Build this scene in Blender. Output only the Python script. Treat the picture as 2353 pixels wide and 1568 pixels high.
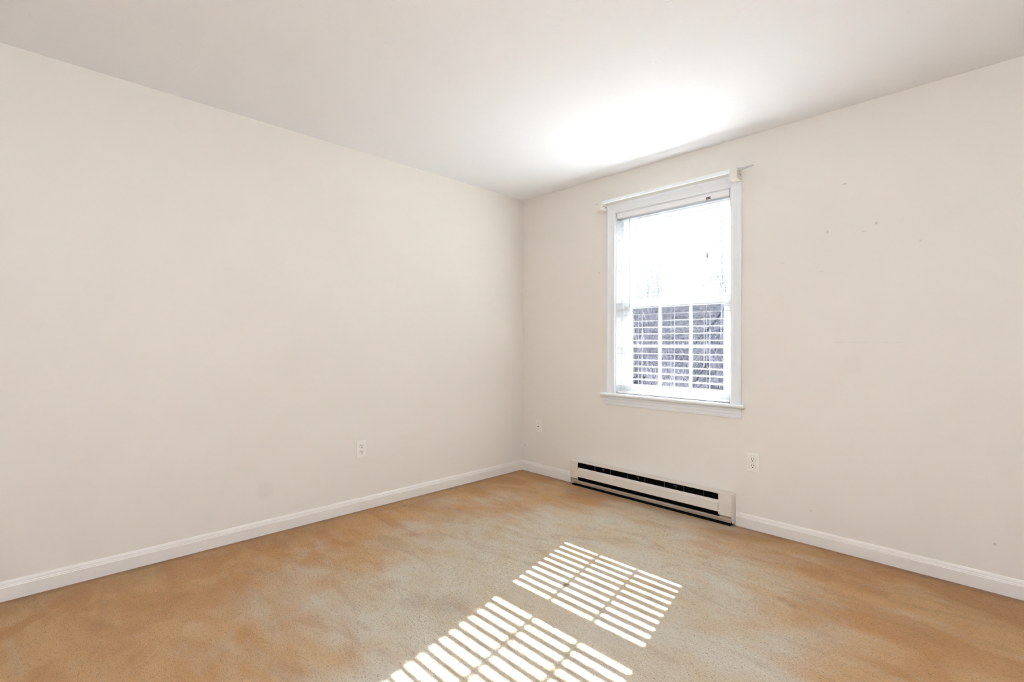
import bpy, bmesh, math, random
from mathutils import Vector, Matrix, Euler
random.seed(11)
scene = bpy.context.scene
COL = scene.collection
for o in list(bpy.data.objects):
    bpy.data.objects.remove(o)

# ------------------------------------------------------------------ camera
cam_data = bpy.data.cameras.new('camera')
cam_data.sensor_width = 36.0
cam_data.lens = 36.0 * 1112.52 / 2353.0
cam_data.clip_start = 0.02
cam = bpy.data.objects.new('camera', cam_data)
COL.objects.link(cam)
YAW, PITCH, ROLL = 0.793177, 0.0070969, 0.0044156
Fv = Vector((-math.sin(YAW) * math.cos(PITCH), math.cos(YAW) * math.cos(PITCH), math.sin(PITCH)))
R0 = Vector((math.cos(YAW), math.sin(YAW), 0))
U0 = R0.cross(Fv)
Rv = R0 * math.cos(ROLL) + U0 * math.sin(ROLL)
Uv = -R0 * math.sin(ROLL) + U0 * math.cos(ROLL)
m = Matrix((Rv, Uv, -Fv)).transposed().to_4x4()
m.translation = Vector((3.07115, -3.15684, 1.13091))
cam.matrix_world = m
scene.camera = cam

# ------------------------------------------------------------------ exposure, world, sun, added fill light
scene.view_settings.view_transform = 'Standard'
scene.view_settings.look = 'None'
scene.view_settings.gamma = 1.0
scene.view_settings.use_curve_mapping = False
scene.view_settings.exposure = 0.8
scene.cycles.max_bounces = 8
scene.cycles.diffuse_bounces = 6
scene.cycles.glossy_bounces = 3
scene.cycles.transparent_max_bounces = 24
scene.cycles.sample_clamp_indirect = 20.0
scene.cycles.caustics_reflective = False
scene.cycles.caustics_refractive = False

SKY_STRENGTH = 2.0
SUN_ENERGY = 48.0
FILL_STRENGTH = 54.0
world = bpy.data.worlds.new('sky')
scene.world = world
world.use_nodes = True
nt = world.node_tree
nt.nodes.clear()
wo = nt.nodes.new('ShaderNodeOutputWorld')
bg = nt.nodes.new('ShaderNodeBackground')
geo = nt.nodes.new('ShaderNodeTexCoord')
sep = nt.nodes.new('ShaderNodeSeparateXYZ')
rmp = nt.nodes.new('ShaderNodeValToRGB')
nt.links.new(geo.outputs['Generated'], sep.inputs[0])
nt.links.new(sep.outputs['Z'], rmp.inputs[0])
rmp.color_ramp.elements[0].position = 0.0
rmp.color_ramp.elements[0].color = (0.46, 0.53, 0.58, 1)
rmp.color_ramp.elements[1].position = 0.8
rmp.color_ramp.elements[1].color = (0.55, 0.72, 1.0, 1)
nt.links.new(rmp.outputs[0], bg.inputs[0])
bg.inputs[1].default_value = SKY_STRENGTH
nt.links.new(bg.outputs[0], wo.inputs[0])

sun_data = bpy.data.lights.new('sun', 'SUN')
sun_data.energy = SUN_ENERGY
sun_data.angle = math.radians(0.53)
sun_data.color = (0.92, 0.965, 1.0)
sun = bpy.data.objects.new('sun', sun_data)
COL.objects.link(sun)
SUN_DIR = Vector((0.215, -1.0, -0.83)).normalized()
sun.rotation_euler = SUN_DIR.to_track_quat('-Z', 'Y').to_euler()
sun.location = (-1, 6, 5)

# ------------------------------------------------------------------ dimensions
H = 2.44
RX, RY = 4.45, -4.45            # far corner of the room behind the camera
WT = 0.17                       # outer wall thickness

# ------------------------------------------------------------------ helpers
def link_mesh(name, bm, mat, parent=None, smooth=False):
    me = bpy.data.meshes.new(name)
    bmesh.ops.recalc_face_normals(bm, faces=bm.faces)
    bm.to_mesh(me)
    bm.free()
    if smooth:
        for p in me.polygons:
            p.use_smooth = True
    if mat:
        me.materials.append(mat)
    o = bpy.data.objects.new(name, me)
    COL.objects.link(o)
    if parent:
        o.parent = parent
    return o

def empty(name, loc, parent=None):
    o = bpy.data.objects.new(name, None)
    o.empty_display_size = 0.05
    o.location = loc
    COL.objects.link(o)
    if parent:
        o.parent = parent
    return o

def tag(o, label=None, category=None, group=None, kind=None):
    if label: o['label'] = label
    if category: o['category'] = category
    if group: o['group'] = group
    if kind: o['kind'] = kind
    return o

def box(bm, a, b, bevel=0.0, seg=2):
    x0, y0, z0 = [min(a[i], b[i]) for i in range(3)]
    x1, y1, z1 = [max(a[i], b[i]) for i in range(3)]
    vs = [bm.verts.new(c) for c in [(x0,y0,z0),(x1,y0,z0),(x1,y1,z0),(x0,y1,z0),(x0,y0,z1),(x1,y0,z1),(x1,y1,z1),(x0,y1,z1)]]
    fs = [bm.faces.new([vs[i] for i in f]) for f in [(0,3,2,1),(4,5,6,7),(0,1,5,4),(1,2,6,5),(2,3,7,6),(3,0,4,7)]]
    if bevel > 0:
        es = list({e for f in fs for e in f.edges})
        bmesh.ops.bevel(bm, geom=es, offset=bevel, segments=seg, profile=0.6, affect='EDGES')
    return bm

def boxes(name, lst, mat, parent=None, bevel=0.0):
    bm = bmesh.new()
    for a, b in lst:
        box(bm, a, b, bevel)
    return link_mesh(name, bm, mat, parent)

def prism(bm, prof, p0, p1, u, v, cap=True, m0=None, m1=None):
    """extrude closed 2D profile (list of (a,b)) from p0 to p1 with axes u,v; m0/m1: mitre shift along the axis per unit a"""
    p0, p1, u, v = Vector(p0), Vector(p1), Vector(u), Vector(v)
    ax = (p1 - p0).normalized()
    r0 = [bm.verts.new(p0 + u*a + v*b + (ax*a*m0 if m0 else Vector())) for a, b in prof]
    r1 = [bm.verts.new(p1 + u*a + v*b + (ax*a*m1 if m1 else Vector())) for a, b in prof]
    n = len(prof)
    for i in range(n):
        bm.faces.new([r0[i], r0[(i+1) % n], r1[(i+1) % n], r1[i]])
    if cap:
        bm.faces.new(r0[::-1]); bm.faces.new(r1)

def tube(bm, pts, rad, n=8, cap=True):
    rings = []
    pts = [Vector(p) for p in pts]
    for i, p in enumerate(pts):
        t = (pts[min(i+1, len(pts)-1)] - pts[max(i-1, 0)]).normalized()
        a = t.orthogonal().normalized(); b = t.cross(a)
        r = rad[i] if isinstance(rad, (list, tuple)) else rad
        rings.append([bm.verts.new(p + (a*math.cos(2*math.pi*k/n) + b*math.sin(2*math.pi*k/n))*r) for k in range(n)])
    for i in range(len(rings)-1):
        for k in range(n):
            bm.faces.new([rings[i][k], rings[i][(k+1) % n], rings[i+1][(k+1) % n], rings[i+1][k]])
    if cap:
        bm.faces.new(rings[0][::-1]); bm.faces.new(rings[-1])

def disc_prism(bm, c, axis, outline, depth):
    """outline: list of (a,b) in the plane; axis 'y' or 'x'"""
    return None

# ------------------------------------------------------------------ materials
def new_mat(name):
    m = bpy.data.materials.new(name)
    m.use_nodes = True
    n = m.node_tree
    b = n.nodes['Principled BSDF']
    return m, n, b

def simple(name, col, rough=0.5, spec=0.4, metal=0.0, var=0.03, scale=30, bump=0.0, bscale=200):
    m, n, b = new_mat(name)
    b.inputs['Roughness'].default_value = rough
    b.inputs['Specular IOR Level'].default_value = spec
    b.inputs['Metallic'].default_value = metal
    tc = n.nodes.new('ShaderNodeTexCoord')
    no = n.nodes.new('ShaderNodeTexNoise'); no.inputs['Scale'].default_value = scale
    n.links.new(tc.outputs['Object'], no.inputs['Vector'])
    r = n.nodes.new('ShaderNodeValToRGB')
    r.color_ramp.elements[0].position = 0.3; r.color_ramp.elements[1].position = 0.7
    r.color_ramp.elements[0].color = tuple(c*(1-var) for c in col) + (1,)
    r.color_ramp.elements[1].color = tuple(min(1, c*(1+var)) for c in col) + (1,)
    n.links.new(no.outputs['Fac'], r.inputs[0]); n.links.new(r.outputs[0], b.inputs['Base Color'])
    if bump:
        n2 = n.nodes.new('ShaderNodeTexNoise'); n2.inputs['Scale'].default_value = bscale
        n.links.new(tc.outputs['Object'], n2.inputs['Vector'])
        bp = n.nodes.new('ShaderNodeBump'); bp.inputs['Strength'].default_value = bump; bp.inputs['Distance'].default_value = 0.002
        n.links.new(n2.outputs['Fac'], bp.inputs['Height']); n.links.new(bp.outputs[0], b.inputs['Normal'])
    return m

def wall_material(name, col, marks, axes):
    """cream eggshell paint; marks = [(a, z, radius_a, radius_z, strength)] small dents, nail holes, smudges on the wall"""
    m, n, b = new_mat(name)
    L = n.links.new
    tc = n.nodes.new('ShaderNodeTexCoord')
    sp = n.nodes.new('ShaderNodeSeparateXYZ'); L(tc.outputs['Object'], sp.inputs[0])
    no = n.nodes.new('ShaderNodeTexNoise'); no.inputs['Scale'].default_value = 0.9; no.inputs['Detail'].default_value = 4
    L(tc.outputs['Object'], no.inputs['Vector'])
    r = n.nodes.new('ShaderNodeValToRGB')
    r.color_ramp.elements[0].position = 0.35; r.color_ramp.elements[1].position = 0.65
    r.color_ramp.elements[0].color = tuple(c*0.985 for c in col) + (1,)
    r.color_ramp.elements[1].color = tuple(min(1, c*1.01) for c in col) + (1,)
    L(no.outputs['Fac'], r.inputs[0])
    last = r.outputs[0]
    acc = None
    for (a, z, ra, rz, s) in marks:
        def sub(sock, v, d):
            x = n.nodes.new('ShaderNodeMath'); x.operation = 'SUBTRACT'; L(sock, x.inputs[0]); x.inputs[1].default_value = v
            y = n.nodes.new('ShaderNodeMath'); y.operation = 'DIVIDE'; L(x.outputs[0], y.inputs[0]); y.inputs[1].default_value = d
            w = n.nodes.new('ShaderNodeMath'); w.operation = 'MULTIPLY'; L(y.outputs[0], w.inputs[0]); L(y.outputs[0], w.inputs[1])
            return w.outputs[0]
        q = n.nodes.new('ShaderNodeMath'); q.operation = 'ADD'
        L(sub(sp.outputs[axes], a, ra), q.inputs[0]); L(sub(sp.outputs['Z'], z, rz), q.inputs[1])
        mr = n.nodes.new('ShaderNodeMapRange'); L(q.outputs[0], mr.inputs[0])
        mr.inputs[1].default_value = 0.4; mr.inputs[2].default_value = 1.3; mr.inputs[3].default_value = s*0.7; mr.inputs[4].default_value = 0.0
        if acc is None: acc = mr.outputs[0]
        else:
            ad = n.nodes.new('ShaderNodeMath'); ad.operation = 'MAXIMUM'; L(acc, ad.inputs[0]); L(mr.outputs[0], ad.inputs[1]); acc = ad.outputs[0]
    if acc is not None:
        mx = n.nodes.new('ShaderNodeMix'); mx.data_type = 'RGBA'
        L(acc, mx.inputs[0]); L(last, mx.inputs[6]); mx.inputs[7].default_value = (0.16, 0.12, 0.09, 1)
        last = mx.outputs[2]
    L(last, b.inputs['Base Color'])
    b.inputs['Roughness'].default_value = 0.55
    b.inputs['Specular IOR Level'].default_value = 0.25
    n2 = n.nodes.new('ShaderNodeTexNoise'); n2.inputs['Scale'].default_value = 260; n2.inputs['Detail'].default_value = 2
    L(tc.outputs['Object'], n2.inputs['Vector'])
    n3 = n.nodes.new('ShaderNodeTexNoise'); n3.inputs['Scale'].default_value = 1.6; L(tc.outputs['Object'], n3.inputs['Vector'])
    bp = n.nodes.new('ShaderNodeBump'); bp.inputs['Strength'].default_value = 0.05; bp.inputs['Distance'].default_value = 0.001
    L(n2.outputs['Fac'], bp.inputs['Height'])
    bp2 = n.nodes.new('ShaderNodeBump'); bp2.inputs['Strength'].default_value = 0.06; bp2.inputs['Distance'].default_value = 0.02
    L(n3.outputs['Fac'], bp2.inputs['Height']); L(bp.outputs[0], bp2.inputs['Normal']); L(bp2.outputs[0], b.inputs['Normal'])
    return m

CREAM = (0.80, 0.757, 0.700)
right_marks = [(2.46, 2.02, .010, .004, .45), (2.60, 1.78, .006, .008, .45), (2.38, 1.77, .006, .009, .4), (2.55, 1.745, .014, .004, .22),
               (2.78, 1.66, .006, .006, .25), (3.04, .22, .006, .007, .45), (0.045, 1.62, .008, .006, .35), (0.84, 1.70, .008, .006, .25),
               (0.04, .22, .008, .014, .3), (2.43, 1.15, .03, .004, .12), (2.52, 1.15, .05, .003, .12), (2.66, 1.15, .05, .003, .10),
               (2.15, 1.62, .016, .004, .15), (2.35, 1.55, .008, .004, .12), (2.5, 1.03, .05, .05, .05), (2.3, .19, .006, .006, .25),
               (1.93, 0.20, .006, .005, .2)]
left_marks = [(-2.18, .255, .048, .055, .11), (-.30, 1.73, .006, .006, .2), (-1.9, .9, .005, .005, .1), (-2.9, 1.35, .02, .02, .03)]
M_wall_l = wall_material('paint_left_wall', CREAM, left_marks, 'Y')
M_wall_r = wall_material('paint_right_wall', CREAM, right_marks, 'X')
M_wall_b = wall_material('paint_back_walls', CREAM, [], 'X')

def ceiling_material():
    m, n, b = new_mat('ceiling_skim_texture')
    L = n.links.new
    b.inputs['Base Color'].default_value = (0.90, 0.92, 0.96, 1)
    b.inputs['Roughness'].default_value = 0.8
    b.inputs['Specular IOR Level'].default_value = 0.15
    tc = n.nodes.new('ShaderNodeTexCoord')
    # soft unevenness + sparse curved trowel ridges
    n1 = n.nodes.new('ShaderNodeTexNoise'); n1.inputs['Scale'].default_value = 14; n1.inputs['Detail'].default_value = 5; L(tc.outputs['Object'], n1.inputs['Vector'])
    n2 = n.nodes.new('ShaderNodeTexNoise'); n2.inputs['Scale'].default_value = 8.0; n2.inputs['Distortion'].default_value = 2.2; L(tc.outputs['Object'], n2.inputs['Vector'])
    s = n.nodes.new('ShaderNodeMath'); s.operation = 'SUBTRACT'; L(n2.outputs['Fac'], s.inputs[0]); s.inputs[1].default_value = 0.5
    a = n.nodes.new('ShaderNodeMath'); a.operation = 'ABSOLUTE'; L(s.outputs[0], a.inputs[0])
    mr = n.nodes.new('ShaderNodeMapRange'); L(a.outputs[0], mr.inputs[0]); mr.inputs[1].default_value = 0.0; mr.inputs[2].default_value = 0.008; mr.inputs[3].default_value = 1; mr.inputs[4].default_value = 0
    n3 = n.nodes.new('ShaderNodeTexNoise'); n3.inputs['Scale'].default_value = 9; L(tc.outputs['Object'], n3.inputs['Vector'])
    m3 = n.nodes.new('ShaderNodeMapRange'); L(n3.outputs['Fac'], m3.inputs[0]); m3.inputs[1].default_value = 0.56; m3.inputs[2].default_value = 0.60
    mu = n.nodes.new('ShaderNodeMath'); mu.operation = 'MULTIPLY'; L(mr.outputs[0], mu.inputs[0]); L(m3.outputs[0], mu.inputs[1])
    b1 = n.nodes.new('ShaderNodeBump'); b1.inputs['Strength'].default_value = 0.10; b1.inputs['Distance'].default_value = 0.01; L(n1.outputs['Fac'], b1.inputs['Height'])
    b2 = n.nodes.new('ShaderNodeBump'); b2.inputs['Strength'].default_value = 0.32; b2.inputs['Distance'].default_value = 0.006; L(mu.outputs[0], b2.inputs['Height']); L(b1.outputs[0], b2.inputs['Normal'])
    L(b2.outputs[0], b.inputs['Normal'])
    return m
M_ceil = ceiling_material()

def carpet_material():
    m, n, b = new_mat('stained_tan_carpet_glow')
    L = n.links.new
    N = n.nodes.new
    tc = N('ShaderNodeTexCoord'); P = tc.outputs['Object']
    def noise(scale, detail=3, rot=0.0, sc=(1, 1, 1), dist=0.0, rough=0.5):
        mp = N('ShaderNodeMapping'); L(P, mp.inputs[0]); mp.inputs['Rotation'].default_value = (0, 0, rot); mp.inputs['Scale'].default_value = sc
        x = N('ShaderNodeTexNoise'); x.inputs['Scale'].default_value = scale; x.inputs['Detail'].default_value = detail
        x.inputs['Distortion'].default_value = dist; x.inputs['Roughness'].default_value = rough
        L(mp.outputs[0], x.inputs['Vector']); return x.outputs['Fac']
    def math_(op, a, b_=None, clamp=False):
        x = N('ShaderNodeMath'); x.operation = op; x.use_clamp = clamp
        for i, v in enumerate((a, b_)):
            if v is None: continue
            if isinstance(v, (int, float)): x.inputs[i].default_value = v
            else: L(v, x.inputs[i])
        return x.outputs[0]
    def rng(v, a, b_, c=0.0, d=1.0, smooth=True):
        x = N('ShaderNodeMapRange'); x.interpolation_type = 'SMOOTHSTEP' if smooth else 'LINEAR'
        L(v, x.inputs[0]); x.inputs[1].default_value = a; x.inputs[2].default_value = b_; x.inputs[3].default_value = c; x.inputs[4].default_value = d
        return x.outputs[0]
    def mix(f, a, b_):
        x = N('ShaderNodeMix'); x.data_type = 'RGBA'
        if isinstance(f, (int, float)): x.inputs[0].default_value = f
        else: L(f, x.inputs[0])
        for i, v in ((6, a), (7, b_)):
            if isinstance(v, tuple): x.inputs[i].default_value = v
            else: L(v, x.inputs[i])
        return x.outputs[2]
    sp = N('ShaderNodeSeparateXYZ'); L(P, sp.inputs[0]); X, Y = sp.outputs['X'], sp.outputs['Y']
    # window glow painted into the carpet colour, pale with a ragged edge
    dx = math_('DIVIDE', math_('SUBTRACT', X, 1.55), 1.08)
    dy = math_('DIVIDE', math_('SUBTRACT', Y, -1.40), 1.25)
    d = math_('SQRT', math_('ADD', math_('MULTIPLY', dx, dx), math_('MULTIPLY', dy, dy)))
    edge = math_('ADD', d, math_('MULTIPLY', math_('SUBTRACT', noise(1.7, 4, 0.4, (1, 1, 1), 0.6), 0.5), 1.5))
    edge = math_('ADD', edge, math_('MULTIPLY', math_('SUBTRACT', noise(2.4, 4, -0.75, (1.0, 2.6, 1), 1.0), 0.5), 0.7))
    window_glow = rng(edge, 0.55, 1.35, 1.0, 0.0)
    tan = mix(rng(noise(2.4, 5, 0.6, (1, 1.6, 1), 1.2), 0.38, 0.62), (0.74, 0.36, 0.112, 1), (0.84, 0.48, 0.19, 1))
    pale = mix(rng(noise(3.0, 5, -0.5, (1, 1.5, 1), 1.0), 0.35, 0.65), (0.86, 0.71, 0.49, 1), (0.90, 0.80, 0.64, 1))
    base = mix(window_glow, tan, pale)
    # vacuum / tread streaks (pile lying another way)
    st = rng(noise(2.3, 5, -0.78, (1.0, 3.0, 1), 1.4, 0.6), 0.50, 0.68)
    base = mix(math_('MULTIPLY', st, 0.28), base, (0.50, 0.25, 0.085, 1))
    st2 = rng(noise(1.9, 4, 0.80, (1.0, 2.8, 1), 1.2, 0.6), 0.54, 0.66)
    base = mix(math_('MULTIPLY', st2, 0.22), base, (0.74, 0.60, 0.42, 1))
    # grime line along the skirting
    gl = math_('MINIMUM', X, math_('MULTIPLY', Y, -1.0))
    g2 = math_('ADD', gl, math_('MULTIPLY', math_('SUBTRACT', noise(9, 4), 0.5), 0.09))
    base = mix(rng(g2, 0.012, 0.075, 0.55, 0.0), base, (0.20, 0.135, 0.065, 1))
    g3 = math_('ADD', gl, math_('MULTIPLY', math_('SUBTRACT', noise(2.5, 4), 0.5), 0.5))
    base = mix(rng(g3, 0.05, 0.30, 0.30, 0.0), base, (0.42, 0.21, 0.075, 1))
    # stains, and a carpet dent with its shade painted dark
    for sx, sy, r, s in [(1.627, -1.367, .022, .75), (1.605, -1.355, .013, .6), (.135, -1.31, .028, .6), (2.37, -.78, .03, .35), (2.42, -.80, .03, .25), (1.38, -1.86, .13, .22), (1.25, -1.95, .10, .18)]:
        ax = math_('SUBTRACT', X, sx); ay = math_('SUBTRACT', Y, sy)
        dd = math_('SQRT', math_('ADD', math_('MULTIPLY', ax, ax), math_('MULTIPLY', ay, ay)))
        dd = math_('ADD', dd, math_('MULTIPLY', math_('SUBTRACT', noise(40, 2), 0.5), 0.035))
        base = mix(rng(dd, r*0.3, r, s, 0.0), base, (0.30, 0.14, 0.05, 1))
    # tuft speckle
    sp1 = noise(420, 2, 0, (1, 1, 1), 0, 0.7)
    sp2 = noise(150, 3, 0.3, (1, 1.7, 1), 0.5, 0.7)
    hole = rng(noise(125, 2, 0.5, (1, 2.0, 1), 1.6, 0.6), 0.58, 0.68)
    base = mix(math_('MULTIPLY', rng(sp1, 0.40, 0.7), 0.20), base, (0.30, 0.17, 0.07, 1))
    base = mix(math_('MULTIPLY', rng(sp2, 0.52, 0.72), 0.30), base, (0.30, 0.17, 0.07, 1))
    base = mix(math_('MULTIPLY', hole, 0.75), base, (0.34, 0.18, 0.07, 1))
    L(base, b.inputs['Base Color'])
    b.inputs['Roughness'].default_value = 0.95
    b.inputs['Specular IOR Level'].default_value = 0.1
    b.inputs['Sheen Weight'].default_value = 0.25
    b.inputs['Sheen Roughness'].default_value = 0.5
    h = math_('ADD', math_('MULTIPLY', sp1, 0.5), math_('MULTIPLY', sp2, 0.9))
    h = math_('SUBTRACT', h, math_('MULTIPLY', hole, 0.6))
    bp = N('ShaderNodeBump'); bp.inputs['Strength'].default_value = 1.0; bp.inputs['Distance'].default_value = 0.008
    L(h, bp.inputs['Height'])
    big = N('ShaderNodeBump'); big.inputs['Strength'].default_value = 0.25; big.inputs['Distance'].default_value = 0.03
    L(noise(5, 3), big.inputs['Height']); L(big.outputs[0], bp.inputs['Normal']); L(bp.outputs[0], b.inputs['Normal'])
    return m
M_carpet = carpet_material()

M_trim = simple('white_trim_gloss', (0.80, 0.82, 0.84), 0.32, 0.45, var=0.01)
M_base = simple('white_baseboard_paint', (0.82, 0.782, 0.74), 0.38, 0.4, var=0.015)
M_vinyl = simple('white_window_vinyl', (0.84, 0.87, 0.88), 0.3, 0.4, var=0.01)
M_track = simple('grey_window_track', (0.50, 0.54, 0.55), 0.4, 0.4)
M_slat = simple('white_blind_slat', (0.90, 0.90, 0.90), 0.35, 0.4, var=0.005)
M_head = simple('white_blind_headrail', (0.84, 0.84, 0.86), 0.35, 0.4, var=0.005)
M_cord = simple('white_cord', (0.85, 0.85, 0.85), 0.8, 0.1)
M_wand = simple('clear_grey_wand', (0.42, 0.44, 0.47), 0.2, 0.6)
M_dark = simple('brown_plastic', (0.10, 0.075, 0.065), 0.4, 0.4)
M_tassel = simple('grey_plastic_tassel', (0.42, 0.38, 0.36), 0.5, 0.3)
M_rod = simple('white_enamel_rod', (0.86, 0.88, 0.90), 0.25, 0.5)
M_rodend = simple('grey_rod_end', (0.55, 0.55, 0.55), 0.35, 0.5)
M_bracket = simple('cream_bracket_enamel', (0.76, 0.72, 0.65), 0.4, 0.4)
M_heat = simple('cream_heater_enamel', (0.75, 0.69, 0.62), 0.38, 0.45, var=0.025, scale=18)
M_heatdark = simple('black_heater_interior_and_shade', (0.008, 0.007, 0.007), 0.85, 0.1)
M_fin = simple('dull_aluminium_fin', (0.10, 0.09, 0.09), 0.4, 0.5, 0.3)
M_rail = simple('grimy_heater_rail', (0.40, 0.33, 0.26), 0.5, 0.35, var=0.12, scale=14)
M_plate = simple('ivory_plate', (0.85, 0.81, 0.76), 0.35, 0.45, var=0.01)
M_slot = simple('dark_socket_hole', (0.03, 0.018, 0.012), 0.8, 0.1)
M_brass = simple('dull_brass', (0.30, 0.22, 0.12), 0.4, 0.5, 0.7)
M_screw = simple('painted_screw', (0.55, 0.50, 0.45), 0.4, 0.5)

def glass_material():
    m = bpy.data.materials.new('window_glass'); m.use_nodes = True
    n = m.node_tree; n.nodes.clear()
    o = n.nodes.new('ShaderNodeOutputMaterial'); t = n.nodes.new('ShaderNodeBsdfTransparent'); g = n.nodes.new('ShaderNodeBsdfGlossy')
    t.inputs[0].default_value = (0.97, 0.985, 0.98, 1); g.inputs['Roughness'].default_value = 0.02
    f = n.nodes.new('ShaderNodeFresnel'); f.inputs[0].default_value = 1.3
    mx = n.nodes.new('ShaderNodeMixShader')
    n.links.new(f.outputs[0], mx.inputs[0]); n.links.new(t.outputs[0], mx.inputs[1]); n.links.new(g.outputs[0], mx.inputs[2]); n.links.new(mx.outputs[0], o.inputs[0])
    return m
M_glass = glass_material()

# ------------------------------------------------------------------ room shell
WX0, WX1, WZ0, WZ1 = 0.985, 1.858, 0.745, 2.142       # rough opening
T = 0.12
S = lambda o, **k: tag(o, kind='structure', **k)
bm = bmesh.new()
nx, ny = 90, 90
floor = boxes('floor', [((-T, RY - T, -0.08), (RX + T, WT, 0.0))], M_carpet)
S(floor, label='stained tan wall-to-wall carpet, window glow painted in as a pale patch', category='floor')
S(boxes('ceiling', [((-T, RY - T, H), (RX + T, WT, H + 0.12))], M_ceil), label='white skim-textured ceiling', category='ceiling')
S(boxes('wall_left', [((-T, RY - T, 0), (0, 0, H))], M_wall_l), label='plain cream wall on the left with one outlet', category='wall')
S(boxes('wall_right', [((-T, 0, 0), (WX0, WT, H)), ((WX1, 0, 0), (RX + T, WT, H)), ((WX0, 0, 0), (WX1, WT, WZ0 - 0.02)), ((WX0, 0, WZ1), (WX1, WT, H))], M_wall_r),
  label='cream wall on the right that holds the window', category='wall')
S(boxes('wall_back', [((0, RY - T, 0), (RX + T, RY, H))], M_wall_b), label='cream wall behind the viewpoint, facing the window', category='wall')
S(boxes('wall_side', [((RX, RY, 0), (RX + T, 0, H))], M_wall_b), label='cream wall behind the viewpoint, facing the left wall', category='wall')

# baseboards: 85 mm with a stepped, rounded cap
BP = [(0, 0), (0.013, 0), (0.013, 0.058), (0.0115, 0.061), (0.0115, 0.064), (0.0095, 0.068), (0.0085, 0.074), (0.0065, 0.079), (0.0035, 0.083), (0, 0.085)]
HX0, HX1 = 0.612, 1.880
bm = bmesh.new(); prism(bm, BP, (0, RY, 0), (0, 0, 0), (1, 0, 0), (0, 0, 1))
S(link_mesh('baseboard_left', bm, M_base), label='white baseboard along the foot of the left wall', category='baseboard')
bm = bmesh.new(); prism(bm, BP, (0, 0, 0), (HX0 - 0.004, 0, 0), (0, -1, 0), (0, 0, 1), m0=1.0)
S(link_mesh('baseboard_middle', bm, M_base), label='short white baseboard between the room corner and the heater', category='baseboard')
bm = bmesh.new(); prism(bm, BP, (HX1 + 0.006, 0, 0), (RX, 0, 0), (0, -1, 0), (0, 0, 1))
S(link_mesh('baseboard_right', bm, M_base), label='white baseboard right of the heater under the window wall', category='baseboard')
bm = bmesh.new(); prism(bm, BP, (0.0, RY, 0), (RX, RY, 0), (0, 1, 0), (0, 0, 1))
S(link_mesh('baseboard_back', bm, M_base), label='white baseboard on the wall behind the viewpoint', category='baseboard')

# ------------------------------------------------------------------ window_1
win = S(empty('window_1', (1.4215, 0, 0.745)), label='white double-hung window with six-pane grilles over the heater', category='window')
def wmesh(name, bm, mat, parent=win, smooth=False):
    # geometry is in world coordinates; shift into the parent's frame
    root = parent
    off = Vector()
    while root:
        off += root.location; root = root.parent
    for v in bm.verts: v.co -= off
    return link_mesh(name, bm, mat, parent, smooth)
def wboxes(name, lst, mat, parent=win, bevel=0.0):
    bm = bmesh.new()
    for a, b in lst: box(bm, a, b, bevel)
    return wmesh(name, bm, mat, parent)

CI0, CI1, CIZ = 0.990, 1.853, 2.138      # inner edges of the casing (reveal on the jamb)
CW = 0.068
# profile a = distance outward from the inner edge, b = projection into the room
CP = [(0, 0), (0, 0.009), (0.004, 0.012), (0.012, 0.012), (0.016, 0.0105), (0.034, 0.0135), (0.040, 0.0155), (0.048, 0.0165), (0.053, 0.019), (0.060, 0.0205), (0.066, 0.0195), (CW, 0.016), (CW, 0)]
SILL_T = 0.762
bm = bmesh.new()
prism(bm, CP, (CI0, 0, SILL_T), (CI0, 0, CIZ), (-1, 0, 0), (0, -1, 0), m1=1.0)
wmesh('casing_side', bm, M_trim)
bm = bmesh.new()
prism(bm, CP, (CI1, 0, SILL_T), (CI1, 0, CIZ), (1, 0, 0), (0, -1, 0), m1=1.0)
wmesh('casing_side', bm, M_trim)
bm = bmesh.new()
p0, p1 = Vector((CI0, 0, CIZ)), Vector((CI1, 0, CIZ))
r0 = [bm.verts.new((CI0 - a, -b, CIZ + a)) for a, b in CP]; r1 = [bm.verts.new((CI1 + a, -b, CIZ + a)) for a, b in CP]
for i in range(len(CP)):
    j = (i+1) % len(CP); bm.faces.new([r0[i], r0[j], r1[j], r1[i]])
bm.faces.new(r0[::-1]); bm.faces.new(r1)
wmesh('casing_head', bm, M_trim)
# jamb liner
wboxes('jamb', [((WX0, 0, SILL_T), (WX0 + 0.012, WT, WZ1)), ((WX1 - 0.012, 0, SILL_T), (WX1, WT, WZ1)), ((WX0, 0, WZ1 - 0.010), (WX1, WT, WZ1))], M_trim)
JX0, JX1, JZ1 = WX0 + 0.012, WX1 - 0.012, WZ1 - 0.010
# vinyl frame with side tracks
wboxes('frame', [((JX0, 0.065, SILL_T), (JX0 + 0.024, 0.165, JZ1)), ((JX1 - 0.024, 0.065, SILL_T), (JX1, 0.165, JZ1)), ((JX0, 0.065, JZ1 - 0.020), (JX1, 0.165, JZ1)), ((JX0 + .024, 0.065, SILL_T), (JX1 - .024, 0.165, SILL_T + 0.016))], M_vinyl, bevel=0.002)
wboxes('track', [((JX0 + 0.0235, 0.086, 1.43), (JX0 + 0.0255, 0.100, JZ1 - 0.021)), ((JX1 - 0.0255, 0.086, 1.43), (JX1 - 0.0235, 0.100, JZ1 - 0.021))], M_track)
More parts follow.
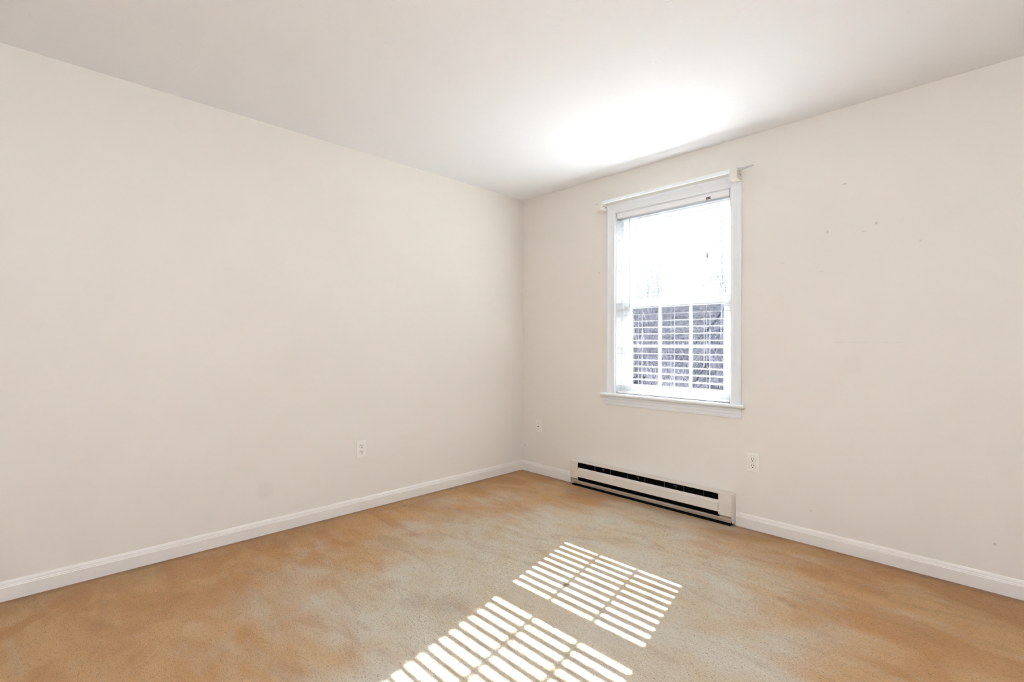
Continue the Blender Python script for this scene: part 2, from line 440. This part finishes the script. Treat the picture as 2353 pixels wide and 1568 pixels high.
# sill / stool with rounded nose, and moulded apron
SP = []
for k in range(9):
    t = -math.pi/2 + math.pi*k/8
    SP.append((0.036 + 0.0105*math.cos(t), 0.7505 + 0.0115*math.sin(t)))
SP += [(-0.055, 0.762), (-0.055, 0.739)]
bm = bmesh.new(); prism(bm, SP, (0.878, 0, 0), (WX0 + .001, 0, 0), (0, -1, 0), (0, 0, 1))
bm2 = [(a if a > 0 else -0.001, b) for a, b in SP]
bm.free(); bm = bmesh.new()
prism(bm, bm2, (0.878, 0, 0), (1.943, 0, 0), (0, -1, 0), (0, 0, 1))
box(bm, (WX0 + .0005, -0.002, 0.739), (WX1 - .0005, 0.066, 0.762))
wmesh('stool', bm, M_trim)
AP = [(0, 0.739), (0.016, 0.739), (0.016, 0.722), (0.0125, 0.716), (0.0125, 0.700), (0.010, 0.694), (0.010, 0.682), (0.0075, 0.672), (0, 0.670)]
bm = bmesh.new(); prism(bm, AP, (0.916, 0, 0), (1.918, 0, 0), (0, -1, 0), (0, 0, 1))
wmesh('apron', bm, M_trim)
# outer sill
wboxes('outer_sill', [((WX0, 0.10, 0.725), (WX1, 0.21, 0.7615))], M_vinyl)

def sash(y0, y1, z0, z1, gz0, gz1, yg):
    x0, x1 = JX0 + 0.026, JX1 - 0.026
    gx0, gx1 = 1.078, 1.777
    f = wboxes('sash', [((x0, y0, z0), (gx0, y1, z1)), ((gx1, y0, z0), (x1, y1, z1)), ((gx0, y0, z0), (gx1, y1, gz0)), ((gx0, y0, gz1), (gx1, y1, z1))], M_vinyl, bevel=0.0025)
    wboxes('glass', [((gx0 - .004, yg, gz0 - .004), (gx1 + .004, yg + .004, gz1 + .004))], M_glass, f)
    w = (gx1 - gx0)/3; mz = (gz0 + gz1)/2 - 0.003
    g = [((gx0 + w*k - 0.0105, yg - 0.007, gz0), (gx0 + w*k + 0.0105, yg - .0005, gz1)) for k in (1, 2)]
    g += [((gx0, yg - 0.0072, mz - 0.011), (gx0 + w - .0105, yg - .0006, mz + 0.011)), ((gx0 + w + .0105, yg - 0.0072, mz - 0.011), (gx0 + 2*w - .0105, yg - .0006, mz + 0.011)), ((gx0 + 2*w + .0105, yg - 0.0072, mz - 0.011), (gx1, yg - .0006, mz + 0.011))]
    wboxes('grille', g, M_vinyl, f)
    return f
low = sash(0.072, 0.112, 0.779, 1.455, 0.832, 1.420, 0.095)
up = sash(0.116, 0.160, 1.415, JZ1 - 0.0205, 1.479, 2.076, 0.138)
wboxes('sash_lock', [((1.405, 0.078, 1.456), (1.455, 0.108, 1.462)), ((1.418, 0.083, 1.462), (1.432, 0.106, 1.470))], M_trim, low, bevel=0.001)

# ------------------------------------------------------------------ venetian blind
BX0, BX1 = 1.003, 1.842
blind = tag(empty('venetian_blind', (1.4225, 0.032, SILL_T)), 'white wide-slat venetian blind lowered inside the window frame', 'blind')
def bmesh_to_blind(name, bm, mat, parent=blind): return wmesh(name, bm, mat, parent)
wboxes('headrail', [((BX0 + .004, 0.004, 2.090), (BX1 - .004, 0.058, 2.126))], M_head, blind, bevel=0.002)
wboxes('valance', [((BX0, -0.002, 2.094), (BX1, 0.003, 2.1305))], M_head, blind, bevel=0.001)
for s in (0, 1):
    x = BX0 + 0.001 if s == 0 else BX1 - 0.003
    wboxes('headrail_bracket', [((x, 0.004, 2.083), (x + .002, 0.060, 2.1305))], M_track, blind)
# one slat, copied
SD = 0.0495; ST = 0.0026; TILT = 0.07; CROWN = 0.0016
def slat_bm():
    bm = bmesh.new()
    n = 6
    top, bot = [], []
    for k in range(n+1):
        u = -SD/2 + SD*k/n
        c = CROWN*(1 - (2*u/SD)**2)
        top.append((u, c + ST/2 + u*TILT)); bot.append((u, c - ST/2 + u*TILT))
    prism(bm, bot + top[::-1], (-(BX1-BX0)/2 + .003, 0, 0), ((BX1-BX0)/2 - .003, 0, 0), (0, 1, 0), (0, 0, 1))
    return bm
Z0S = 0.827; PITCHS = 0.048
first = link_mesh('slat', slat_bm(), M_slat, blind)
first.location = (0, 0, Z0S - SILL_T)
NS = 27
for k in range(1, NS):
    zz = Z0S + PITCHS*k
    if zz > 2.082: break
    c = first.copy(); COL.objects.link(c); c.parent = blind; c.location = (0, 0, zz - SILL_T)
    if k == 1: c.rotation_euler = (0.01, 0, 0)
wboxes('bottom_rail', [((BX0 + .003, 0.006, 0.7650), (BX1 - .003, 0.058, 0.7815))], M_slat, blind, bevel=0.004)
for x in (1.185, 1.44, 1.693):
    bm = bmesh.new()
    for y in (0.0065, 0.0575):
        tube(bm, [(x, y, 0.775), (x, y, 2.088)], 0.0009, 5)
    tube(bm, [(x, 0.0052, 0.770), (x, 0.0052, 0.782)], 0.003, 8)
    wmesh('ladder_cord', bm, M_cord, blind)
bm = bmesh.new()
for dx in (-.004, .003): tube(bm, [(1.676 + dx, 0.001, 2.09), (1.676 + dx*1.4, 0.000, 1.5), (1.677 + dx, 0.001, 0.990)], 0.0010, 5)
tube(bm, [(1.706, 0.000, 2.10), (1.702, -0.001, 1.74)], 0.001, 5)
cords = wmesh('pull_cord', bm, M_cord, blind)
bm = bmesh.new(); tube(bm, [(1.700, -0.002, 1.742), (1.700, -0.002, 1.738), (1.700, -0.002, 1.712), (1.700, -0.002, 1.708)], [.0035, .0055, .007, .006], 10)
tag(wmesh('tassel', bm, M_tassel, blind), 'grey barrel cord stop')
bm = bmesh.new(); tube(bm, [(1.698, -0.002, 1.002), (1.699, -0.002, 0.990), (1.703, -0.002, 0.972)], [.002, .005, .0065], 10)
tag(wmesh('tassel', bm, M_tassel, blind), 'small brown cord tassel')
wboxes('cord_lock', [((1.692, -0.006, 2.094), (1.700, -0.0025, 2.109)), ((1.703, -0.006, 2.094), (1.722, -0.0025, 2.100)), ((1.703, -0.006, 2.103), (1.722, -0.0025, 2.109))], M_dark, blind, bevel=0.0008)
bm = bmesh.new()
tube(bm, [(1.117, 0.004, 2.094), (1.117, -0.006, 2.088), (1.117, -0.007, 2.078)], 0.0018, 6)
tube(bm, [(1.117, -0.008, 2.078), (1.118, -0.008, 1.43), (1.118, -0.008, 1.415)], [0.0030, 0.0030, 0.0045], 6)
tag(wmesh('tilt_wand', bm, M_wand, blind), 'thin grey tilt wand')

# ------------------------------------------------------------------ curtain rod
rod = tag(empty('curtain_rod', (1.40, -0.05, 2.2)), 'flat white curtain rod on two cream box brackets above the window casing', 'curtain rod')
# hollow flat rod: outer sleeve and thinner inner end showing on both sides
wboxes('rod_sleeve', [((0.9215, -0.0880, 2.206), (1.876, -0.0855, 2.226)), ((0.9215, -0.0855, 2.2235), (1.876, -0.074, 2.226)), ((0.9215, -0.0855, 2.206), (1.876, -0.074, 2.2085))], M_rod, rod, bevel=0.0007)
bm = bmesh.new()
vs = [(1.9245, -0.085, 2.206), (2.016, -0.085, 2.2215), (2.016, -0.085, 2.2235), (1.9245, -0.085, 2.2235),
      (1.9245, -0.060, 2.210), (2.012, -0.066, 2.2215), (2.012, -0.066, 2.2235), (1.9245, -0.055, 2.2235)]
v = [bm.verts.new(c) for c in vs]
for f in [(0,1,2,3),(7,6,5,4),(0,4,5,1),(1,5,6,2),(2,6,7,3),(3,7,4,0)]: bm.faces.new([v[i] for i in f])
wmesh('rod_end', bm, M_rodend, rod)
bm = bmesh.new()
prism(bm, [(0, 0), (0.008, 0.003), (0.008, 0.005), (0, 0.007)], (0.8835, -0.070, 2.212), (0.862, -0.068, 2.214), (0, -1, 0), (0, 0, 1))
wmesh('rod_end', bm, M_track, rod)
for X0, X1 in ((0.884, 0.921), (1.878, 1.924)):
    # box bracket: face plate, two cheeks, top, and wall plate
    b_ = wboxes('bracket', [((X0, -0.094, 2.160), (X1, -0.0885, 2.229)), ((X0, -0.0885, 2.160), (X0 + .003, -0.0215, 2.229)), ((X1 - .003, -0.0885, 2.160), (X1, -0.0215, 2.229)),
                           ((X0 + .003, -0.0885, 2.160), (X1 - .003, -0.0215, 2.163)), ((X0, -0.0245, 2.163), (X1, -0.0215, 2.229))], M_bracket, rod, bevel=0.0012)
    bm = bmesh.new()
    tube(bm, [(X1 + .0012, -0.036, 2.190), (X1 - .001, -0.036, 2.190)], 0.004, 10)
    box(bm, (X1 - .0005, -0.075, 2.1915), (X1 + .0006, -0.038, 2.1935))
    wmesh('screw', bm, M_dark, b_)

# ------------------------------------------------------------------ baseboard heater
heater = tag(empty('baseboard_heater', (1.243, -0.033, 0.0)), 'long cream metal baseboard heater on the carpet under the window', 'heater')
HY = -0.066; HT = 0.200
wboxes('back_panel', [((HX0 + .004, -0.004, 0.022), (HX1 - .004, -0.001, 0.196))], M_heatdark, heater)
bm = bmesh.new()     # top plate with a folded front lip
box(bm, (HX0 - .006, HY - 0.003, 0.1965), (HX1 + .0045, -0.001, 0.2000), 0.001)
box(bm, (HX0 + .068, HY - 0.003, 0.1935), (HX1 - .078, HY - 0.001, 0.1966))
wmesh('top_plate', bm, M_heat, heater)
# end caps
for x0, x1 in ((HX0, HX0 + .070), (HX1 - .080, HX1)):
    bm = bmesh.new()
    prof = [(0.066, 0.1960), (0.066, 0.062), (0.060, 0.062), (0.060, 0.190), (0.005, 0.190), (0.005, 0.196)]
    prism(bm, prof, (x0, 0, 0), (x1, 0, 0), (0, -1, 0), (0, 0, 1))
    # outer cheek with cut back toe
    cheek = [(0.001, 0.018), (0.050, 0.018), (0.058, 0.030), (0.066, 0.062), (0.066, 0.196), (0.001, 0.196)]
    xa = x0 - .003 if x0 < 1 else x1 + .0002
    prism(bm, cheek, (xa, 0, 0), (xa + .003, 0, 0), (0, -1, 0), (0, 0, 1))
    wmesh('end_cap', bm, M_heat, heater)
    # recessed toe box under the cap
    wboxes('toe_piece', [((x0 + .0035, HY + 0.012, 0.036), (x1 - .0035, HY + 0.015, 0.075))], M_rail, heater)
# front panel with inclined upper lip
bm = bmesh.new()
fp = [(0.067, 0.078), (0.067, 0.133), (0.054, 0.149), (0.0525, 0.1475), (0.0645, 0.132), (0.0645, 0.080), (0.055, 0.080), (0.055, 0.078)]
prism(bm, fp, (HX0 + .0715, 0, 0), (HX1 - .0825, 0, 0), (0, -1, 0), (0, 0, 1))
wmesh('front_panel', bm, M_heat, heater)
# bottom rail (angled strip)
bm = bmesh.new()
br = [(0.048, 0.018), (0.062, 0.022), (0.066, 0.040), (0.060, 0.048), (0.058, 0.047), (0.063, 0.039), (0.060, 0.025), (0.048, 0.021)]
prism(bm, br, (HX0 + .004, 0, 0), (HX1 - .004, 0, 0), (0, -1, 0), (0, 0, 1))
wmesh('bottom_rail', bm, M_rail, heater)
wboxes('under_shade', [((HX0 + .006, -0.054, 0.001), (HX1 - .010, -0.004, 0.010))], M_heatdark, heater)  # black strip added as the shade in the gap under the heater
# finned heating element and hangers
bm = bmesh.new()
tube(bm, [(HX0 + .075, -0.032, 0.112), (HX1 - .085, -0.032, 0.112)], 0.008, 10)
x = HX0 + .11
while x < HX1 - .12:
    box(bm, (x, -0.054, 0.085), (x + .0006, -0.010, 0.136)); x += 0.009
wmesh('heating_element', bm, M_heatdark, heater)
for x in (0.842, 0.985, 1.130, 1.275, 1.425, 1.565, 1.700):
    bm = bmesh.new()
    box(bm, (x, -0.056, 0.148), (x + .0010, -0.050, 0.1960))
    wmesh('hanger', bm, M_fin, heater)
for x in (0.905, 1.205, 1.49):
    bm = bmesh.new(); box(bm, (x, -0.050, 0.172), (x + .020, -0.048, 0.177)); box(bm, (x + .016, -0.050, 0.162), (x + .020, -0.048, 0.172))
    wmesh('clip', bm, M_fin, heater)
bm = bmesh.new(); box(bm, (HX1 - .092, HY + .004, 0.1875), (HX1 - .087, HY + .007, 0.1925), .001)
wmesh('panel_screw', bm, M_plate, heater)

# ------------------------------------------------------------------ outlets
def local_boxes(name, lst, mat, parent, bevel=0.0):
    bm = bmesh.new()
    for a, b in lst: box(bm, a, b, bevel)
    return link_mesh(name, bm, mat, parent)

def plate_mesh(w, h, d=0.0055):
    bm = bmesh.new()
    # bevelled face: back rectangle, shoulder, front rectangle (front is -y)
    def ring(ww, hh, y): return [bm.verts.new((sx*ww/2, y, sz*hh/2)) for sx, sz in ((-1,-1),(1,-1),(1,1),(-1,1))]
    rs = [ring(w, h, 0), ring(w, h, -d*0.45), ring(w - .003, h - .003, -d*0.8), ring(w - .010, h - .010, -d)]
    for i in range(3):
        for k in range(4):
            bm.faces.new([rs[i][k], rs[i][(k+1) % 4], rs[i+1][(k+1) % 4], rs[i+1][k]])
    bm.faces.new(rs[0][::-1]); bm.faces.new(rs[-1])
    return bm

def make_outlet(label):
    r = empty('wall_outlet', (0, 0, 0)); tag(r, label, 'outlet')
    link_mesh('cover_plate', plate_mesh(0.072, 0.116), M_plate, r)
    for s in (1, -1):
        cz = 0.0195*s
        out = []
        for k in range(28):
            t = 2*math.pi*k/28
            x, z = 0.0172*math.cos(t), 0.0172*math.sin(t)
            z = max(-0.0142, min(0.0142, z)); out.append((x, z + cz))
        bm = bmesh.new()
        prism(bm, out, (0, -0.0045, 0), (0, -0.0072, 0), (1, 0, 0), (0, 0, 1))
        rec = link_mesh('receptacle', bm, M_plate, r)
        # shadow gap round the face
        bm = bmesh.new()
        n = len(out)
        g0 = [bm.verts.new((x, -0.00565, z)) for x, z in out]
        g1 = [bm.verts.new((x*1.06, -0.00565, cz + (z - cz)*1.07)) for x, z in out]
        for i in range(n): bm.faces.new([g0[i], g0[(i+1) % n], g1[(i+1) % n], g1[i]])
        link_mesh('gap', bm, M_screw, rec)
        local_boxes('slot', [((-0.0080, -0.0076, cz + 0.0005), (-0.0050, -0.0071, cz + 0.0095))], M_slot, rec)
        local_boxes('slot', [((0.0050, -0.0076, cz + 0.0012), (0.0078, -0.0071, cz + 0.0094))], M_slot, rec)
        bm = bmesh.new(); tube(bm, [(0, -0.0071, cz - 0.0068), (0, -0.0077, cz - 0.0068)], 0.0034, 12)
        link_mesh('ground_hole', bm, M_slot, rec)
    bm = bmesh.new(); tube(bm, [(0, -0.005, 0), (0, -0.0066, 0)], 0.0022, 10)
    link_mesh('screw', bm, M_plate, r)
    return r
o1 = make_outlet('ivory duplex outlet low on the right wall, right of the heater')
o1.location = (1.986, -0.0002, 0.4075)
def copy_tree(o, parent=None):
    c = o.copy(); COL.objects.link(c)
    if parent: c.parent = parent
    for ch in [x for x in bpy.data.objects if x.parent == o and x is not c]:
        copy_tree(ch, c)
    return c
o2 = copy_tree(o1)
o2['label'] = 'ivory duplex outlet low on the plain left wall'
o2.location = (0.0002, -1.568, 0.4140); o2.rotation_euler = (0, 0, math.pi/2)
for o in (o1, o2): o['group'] = 'duplex wall outlets'
jack = tag(empty('cable_jack_plate', (0.2085, -0.0004, 0.414)), 'small ivory cable jack plate hung slightly askew beside the room corner', 'wall plate')
jack.rotation_euler = (0, math.radians(-0.5), 0)
link_mesh('cover_plate', plate_mesh(0.072, 0.114, 0.008), M_plate, jack)
bm = bmesh.new(); tube(bm, [(0, -0.007, 0.0), (0, -0.010, 0.0)], 0.0075, 6); link_mesh('jack_nut', bm, M_plate, jack)
bm = bmesh.new(); tube(bm, [(0, -0.010, 0.0), (0, -0.0145, 0.0)], 0.0045, 14); link_mesh('jack', bm, M_slot, jack)
for s in (1, -1):
    bm = bmesh.new(); tube(bm, [(0, -0.0075, 0.030*s), (0, -0.0092, 0.030*s)], 0.003, 10); link_mesh('screw', bm, M_screw, jack)

# ------------------------------------------------------------------ fill light: glowing globe added out of view behind the viewpoint
fill_root = tag(empty('fill_globe', (3.35, -3.45, H)), 'added fill light, a glowing globe hung unseen behind the viewpoint', 'fill_light')
bm = bmesh.new(); tube(bm, [(0, 0, 0), (0, 0, -0.012), (0, 0, -0.024)], [0.065, 0.060, 0.030], 24); link_mesh('fill_mount', bm, M_trim, fill_root)
bm = bmesh.new(); tube(bm, [(0, 0, -0.024), (0, 0, -0.17)], 0.004, 8); tube(bm, [(0, 0, -0.16), (0, 0, -0.205)], [0.035, 0.045], 16); link_mesh('fill_stem', bm, M_trim, fill_root)
mg, n_, b_ = new_mat('fill_globe_emission')
b_.inputs['Base Color'].default_value = (0.9, 0.9, 0.9, 1); b_.inputs['Emission Color'].default_value = (0.82, 0.93, 1.06, 1); b_.inputs['Emission Strength'].default_value = FILL_STRENGTH
bm = bmesh.new(); bmesh.ops.create_uvsphere(bm, u_segments=24, v_segments=14, radius=0.15)
for v_ in bm.verts: v_.co.z -= 0.345
link_mesh('fill_sphere', bm, mg, fill_root, True)

# ------------------------------------------------------------------ outside
M_ground = simple('leaf_litter_ground', (0.034, 0.033, 0.038), 0.95, 0.0, var=0.5, scale=7, bump=0.6, bscale=30)
M_twig = simple('pale_grey_twigs', (0.27, 0.25, 0.27), 0.6, 0.3, var=0.7, scale=6)
M_twigd = simple('grey_brown_bark', (0.46, 0.45, 0.47), 0.8, 0.2, var=0.3, scale=12)
bm = bmesh.new()
def gz(x, y):
    base = -0.35
    if y > 5.0: base += (min(y, 16) - 5.0)*0.31
    return base + 0.08*math.sin(x*1.3 + y*.7)
gn = 40
gx = [-22 + 34*i/gn for i in range(gn+1)]; gy = [0.30 + 26*(j/gn)**1.5 for j in range(gn+1)]
grid = [[bm.verts.new((x, y, gz(x, y))) for x in gx] for y in gy]
for j in range(gn):
    for i in range(gn): bm.faces.new([grid[j][i], grid[j][i+1], grid[j+1][i+1], grid[j+1][i]])
S(link_mesh('ground', bm, M_ground), label='leaf-littered bank rising behind the bushes outside the window', category='ground')

def branch(bm, p, d, length, rad, depth, rnd, spread=0.75, n=3):
    pts = [p]; rads = [rad]
    q = p.copy(); dd = d.copy()
    steps = 3
    for s in range(steps):
        dd = (dd + Vector((rnd.uniform(-1, 1), rnd.uniform(-1, 1), rnd.uniform(-.6, .8)))*0.16).normalized()
        q = q + dd*length/steps
        pts.append(q.copy()); rads.append(rad*(1 - 0.28*(s+1)))
    tube(bm, pts, rads, n, cap=False)
    if depth > 0:
        for _ in range(rnd.choice((2, 3, 3, 4))):
            k = rnd.randint(1, steps)
            nd = (dd + Vector((rnd.uniform(-1, 1), rnd.uniform(-1, 1), rnd.uniform(-.5, .8)))*spread).normalized()
            branch(bm, pts[k], nd, length*rnd.uniform(.55, .8), rad*.55, depth-1, rnd, spread, n)

def shrub(x, y, h, label, seed, stems=32, mat=None):
    rnd = random.Random(seed)
    z = gz(x, y)
    r = tag(empty('bare_shrub', (x, y, z)), label, 'shrub', 'bare shrubs outside the window')
    bm = bmesh.new()
    for s in range(stems):
        a = rnd.uniform(0, 2*math.pi)
        d = Vector((math.cos(a)*rnd.uniform(.05, .35), math.sin(a)*rnd.uniform(.05, .3), 1)).normalized()
        branch(bm, Vector((math.cos(a)*.12, math.sin(a)*.12, -0.05)), d, h*rnd.uniform(.25, .42), 0.008, 3, rnd, 0.6)
    tag(link_mesh('twigs', bm, mat or M_twig, r), kind='stuff')
    return r
def tree(x, y, h, rad, label, seed):
    rnd = random.Random(seed)
    z = gz(x, y)
    r = tag(empty('bare_tree', (x, y, z)), label, 'tree', 'bare trees outside the window')
    bm = bmesh.new()
    pts = [Vector((0, 0, -.1)), Vector((.05, 0, h*.3)), Vector((-.03, .05, h*.6)), Vector((.08, 0, h))]
    tube(bm, pts, [rad, rad*.85, rad*.6, rad*.2], 8)
    link_mesh('trunk', bm, M_twigd, r)
    bm = bmesh.new()
    for s in range(60):
        t = rnd.uniform(.22, .95)
        a = rnd.uniform(0, 2*math.pi)
        branch(bm, Vector((.03, .02, h*t)), Vector((math.cos(a), math.sin(a), rnd.uniform(.1, .9))).normalized(), h*.125*(1.3 - t), 0.013*(1.2 - t), 3, rnd)
    tag(link_mesh('branches', bm, M_twigd, r), kind='stuff')
    return r
spots = [(-0.35, 3.3, 1.6), (0.35, 5.2, 2.1), (-1.05, 5.0, 2.3), (-2.65, 5.1, 2.5), (-0.95, 7.0, 2.7), (-3.05, 7.2, 3.0), (-4.75, 7.2, 3.1), (-1.75, 3.5, 1.7), (-2.9, 12.6, 4.2), (-5.6, 12.0, 4.4), (-8.6, 12.2, 4.4)]
names = ['low bare twiggy shrub close to the house, behind the right panes of the lower sash', 'bare shrub outside hidden mostly by the right window casing', 'bare twiggy shrub behind the middle panes of the lower sash', 'taller bare shrub behind the left panes of the lower sash',
         'tall bare shrub on the bank behind the right panes of the upper sash', 'tall bare shrub on the bank behind the middle panes of the upper sash', 'tallest bare shrub on the bank, furthest left', 'low bare shrub close to the house, hidden mostly by the left casing',
         'distant bare thicket high on the bank, behind the right panes of the upper sash', 'distant bare thicket high on the bank, behind the left panes of the upper sash', 'distant bare thicket furthest left up the bank']
for i, ((x, y, h), nm) in enumerate(zip(spots, names)): shrub(x, y, h, nm, 100 + i)
tree(-2.4, 10.3, 5.8, 0.026, 'slender bare tree on the bank behind the right panes of the upper sash', 7)
tree(-5.3, 9.6, 6.5, 0.034, 'bare tree on the bank behind the left panes of the upper sash', 5)
tree(-4.4, 16.6, 8.0, 0.045, 'distant bare tree further up the bank, behind the middle panes', 8)
tree(-9.8, 16.0, 8.5, 0.05, 'bare tree furthest left on the bank', 6)
